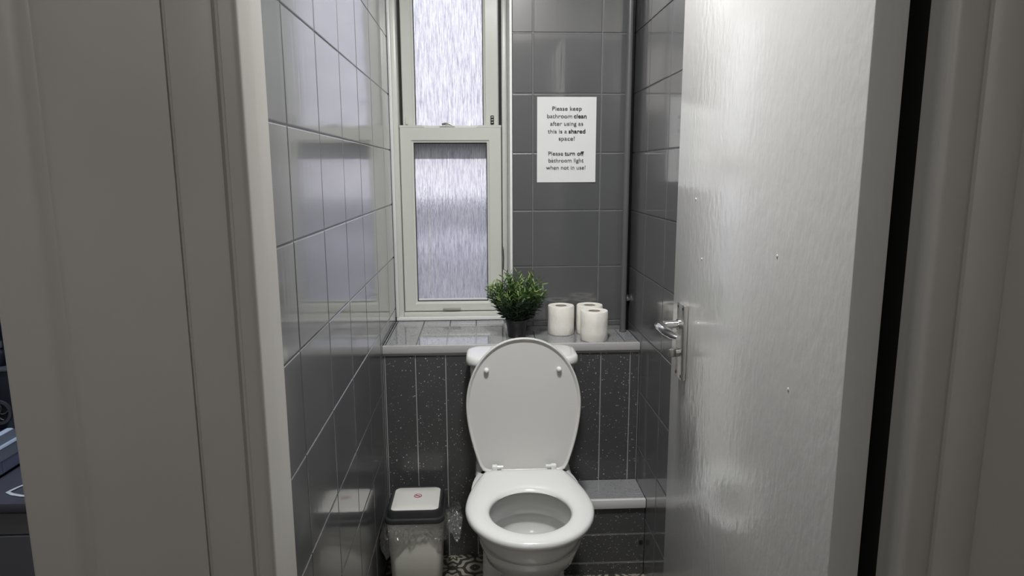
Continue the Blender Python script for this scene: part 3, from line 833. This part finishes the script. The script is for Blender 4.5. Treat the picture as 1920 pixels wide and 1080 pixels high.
# right lining + architrave
arR = [(FX1, .722), (FX1+.0008, .7125), (FX1+.0005, .706), (FX1-.0006, .700), (FX1-.0004, .692)] + arc(FX1+.0075, .6885, .0075, PI, 1.5*PI, 6) + [(FX1+.030, .6805), (FX1+.034, .6825), (FX1+.0385, .6865), (FX1+.043, .6868), (FX1+.047, .684), (FX1+.053, .6815), (FX1+.080, .6815), (FX1+.0865, .685), (FX1+.090, .6925), (FX1+.090, .722)]
struct(mould(arR, 'trim_5'), 'moulded grey-white door lining and architrave, hinge side')
struct(obj('trim_6', box(FX1+.0005, FX1+.09, .7225, .80, 0, 2.10), G['recess_shade']), 'rebate behind the hinge side of the frame, its shade painted black')
struct(obj('wall_hall', box(FX1+.0905, 1.7, .697, .80, 0, CEIL), G['hall_wall']))
struct(obj('wall_over', box(-.48, FX1+.09, .69, .80, 2.101, CEIL), G['hall_wall']))

# hall around the camera
struct(obj('floor_hall', box(-2.2, 1.8, -1.3, .80, -.05, 0), G['hall_floor']))
struct(obj('ceiling_hall', box(-2.2, 1.8, -1.3, .66, CEIL, CEIL+.05), G['ceiling']))
struct(obj('wall_hall_end', box(-2.2, 1.8, -1.4, -1.3, 0, CEIL), G['hall_wall']))
struct(obj('wall_hall_left', box(-2.3, -2.2, -1.3, .80, 0, CEIL), G['hall_wall']))
struct(obj('wall_hall_right', box(1.7, 1.8, -1.3, .697, 0, CEIL), G['hall_wall']))

# ------------------------------------------------------------------ neighbouring room glimpsed at the left edge
K = 1.2
struct(obj('floor_neighbour', box(-2.2, -.46, .80, 2.6, -.05, 0), G['hall_floor']))
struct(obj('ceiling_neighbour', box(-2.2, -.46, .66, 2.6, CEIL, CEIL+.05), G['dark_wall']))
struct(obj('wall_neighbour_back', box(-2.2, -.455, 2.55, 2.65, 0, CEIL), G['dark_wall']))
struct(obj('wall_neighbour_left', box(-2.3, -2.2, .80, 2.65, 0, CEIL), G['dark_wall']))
struct(obj('wall_neighbour_front', box(-2.2, -1.30, .70, .80, 0, CEIL), G['hall_wall']))
CZ = H-.504*K; CXW = -.8125*K
vu = root('vanity_unit', (-.8, 1.3, 0), 'dark grey cabinet with a glossy top, seen past the left door frame', 'cabinet')
YF = 1.212
under(vu, obj('carcass', box(CXW+.004, -.50, YF+.012, 2.2, .0, CZ-.020), G['vanity']),
      obj('drawer_front', box(CXW+.006, -.502, YF, YF+.0115, CZ-.066, CZ-.0235, .0015, 1), G['vanity']),
      obj('cabinet_door', box(CXW+.006, -.502, YF, YF+.0115, .02, CZ-.0685, .0015, 1), G['vanity']),
      obj('worktop', box(CXW+.003, -.495, YF-.006, 2.2, CZ-.0195, CZ, .002, 2), G['vanity_top'], smooth=40))
fz = H-.4786*K
nw = struct(obj('wall_ledge', box(-2.19, CXW-.005, .99, 2.5, 0, H-.455*K), G['dark_wall']), 'low wall behind the dark cabinet')
for k in range(9):
    slab('tile', nw, '+x', (CXW-.005, 1.02+.0+k*.105, CZ+.002), .1035, fz-CZ-.003, .005, .001, G['lilac'])
zr_, zt_ = H-.5484, H-.523
prof = [(CXW-.004, fz), (CXW+.003, fz), (CXW+.003, zr_-.003), (CXW+.0055, zr_), (CXW+.003, zr_+.003), (CXW-.001, zr_+.004), (CXW-.002, zt_-.002), (CXW-.006, zt_), (CXW-.014, zt_), (CXW-.014, fz+.002)]
sl = loft([[(x, 1.0, z) for x, z in prof], [(x, 2.45, z) for x, z in prof]])
struct(obj('trim_7', sl, G['sill'], smooth=30), 'pale blue-white edging over the wall tiles')
struct(obj('shelf_top', box(-2.19, CXW-.0145, .99, 2.5, fz+.003, zt_-.003), G['black_plastic']))
# black appliance with a round vent
AXC, AY, AZ = -1.000, 1.38, H-.488
AT = H-.396
ap = root('fan_heater', (-1.06, 1.45, zt_-.003), 'black appliance with a round ribbed vent, at the very edge of the photo', 'appliance')
under(ap, obj('casing', box(-1.16, -.9725, AY, 1.52, zt_-.0028, AT-.006, .004, 2), G['black_plastic'], smooth=40))
under(ap, obj('top_plate', box(-1.162, -.9705, AY-.004, 1.524, AT-.0058, AT, .002, 2), G['grey_plastic'], smooth=40))
def yring(r0, r1, y0, y1, n=36):
    return loft([[(AXC+r*math.cos(2*PI*i/n), y, AZ+r*math.sin(2*PI*i/n)) for i in range(n)] for r, y in ((r0, y0), (r1, y0), (r1, y1), (r0, y1))], closed=True)
under(ap, obj('vent_ring', yring(.0205, .0265, AY-.004, AY+.002), G['grey_plastic'], smooth=40))
under(ap, obj('vent_recess', yring(.001, .0205, AY-.0008, AY+.001), G['recess_shade']))
for k in range(5):
    a0 = 2*PI*k/5+.5
    pts = [(AXC+(.004+.0145*j/5)*math.cos(a0+.9*j/5), AY-.0022, AZ+(.004+.0145*j/5)*math.sin(a0+.9*j/5)) for j in range(6)]
    under(ap, obj('vent_blade', tube(pts, .0013, 6), G['grey_plastic'], smooth=60))
under(ap, obj('vent_hub', yring(.0005, .0045, AY-.0035, AY, 16), G['grey_plastic'], smooth=40))
bt = root('dark_bottle', (-1.005, 1.41, AT), 'small dark bottle with a shiny cap, standing on the black appliance', 'bottle')
under(bt, obj('glass_body', lathe([(.001, AT+.0003), (.012, AT+.0003), (.013, AT+.002), (.013, AT+.026), (.010, AT+.031), (.006, AT+.035), (.006, AT+.038)], -1.005, 1.41, 24), G['black_plastic'], smooth=50))
under(bt, obj('cap', lathe([(.0065, AT+.0382), (.0075, AT+.0385), (.0075, AT+.050), (.006, AT+.052), (.001, AT+.052)], -1.005, 1.41, 20), G['chrome'], smooth=50))
st = root('white_strap', (-.90, 1.255, CZ), 'thin folded white strap lying on the glossy dark cabinet', 'strap')
under(st, obj('strap_band', tube([(-.850, 1.231, CZ+.0016), (-.875, 1.233, CZ+.0022), (-.897, 1.241, CZ+.0018), (-.9105, 1.249, CZ+.0022), (-.908, 1.262, CZ+.0018), (-.900, 1.284, CZ+.0016), (-.890, 1.31, CZ+.0016)], [.0022, .0032, .0036, .0036, .003, .0022, .0018], 8, None, .4), G['reveal'], smooth=60))
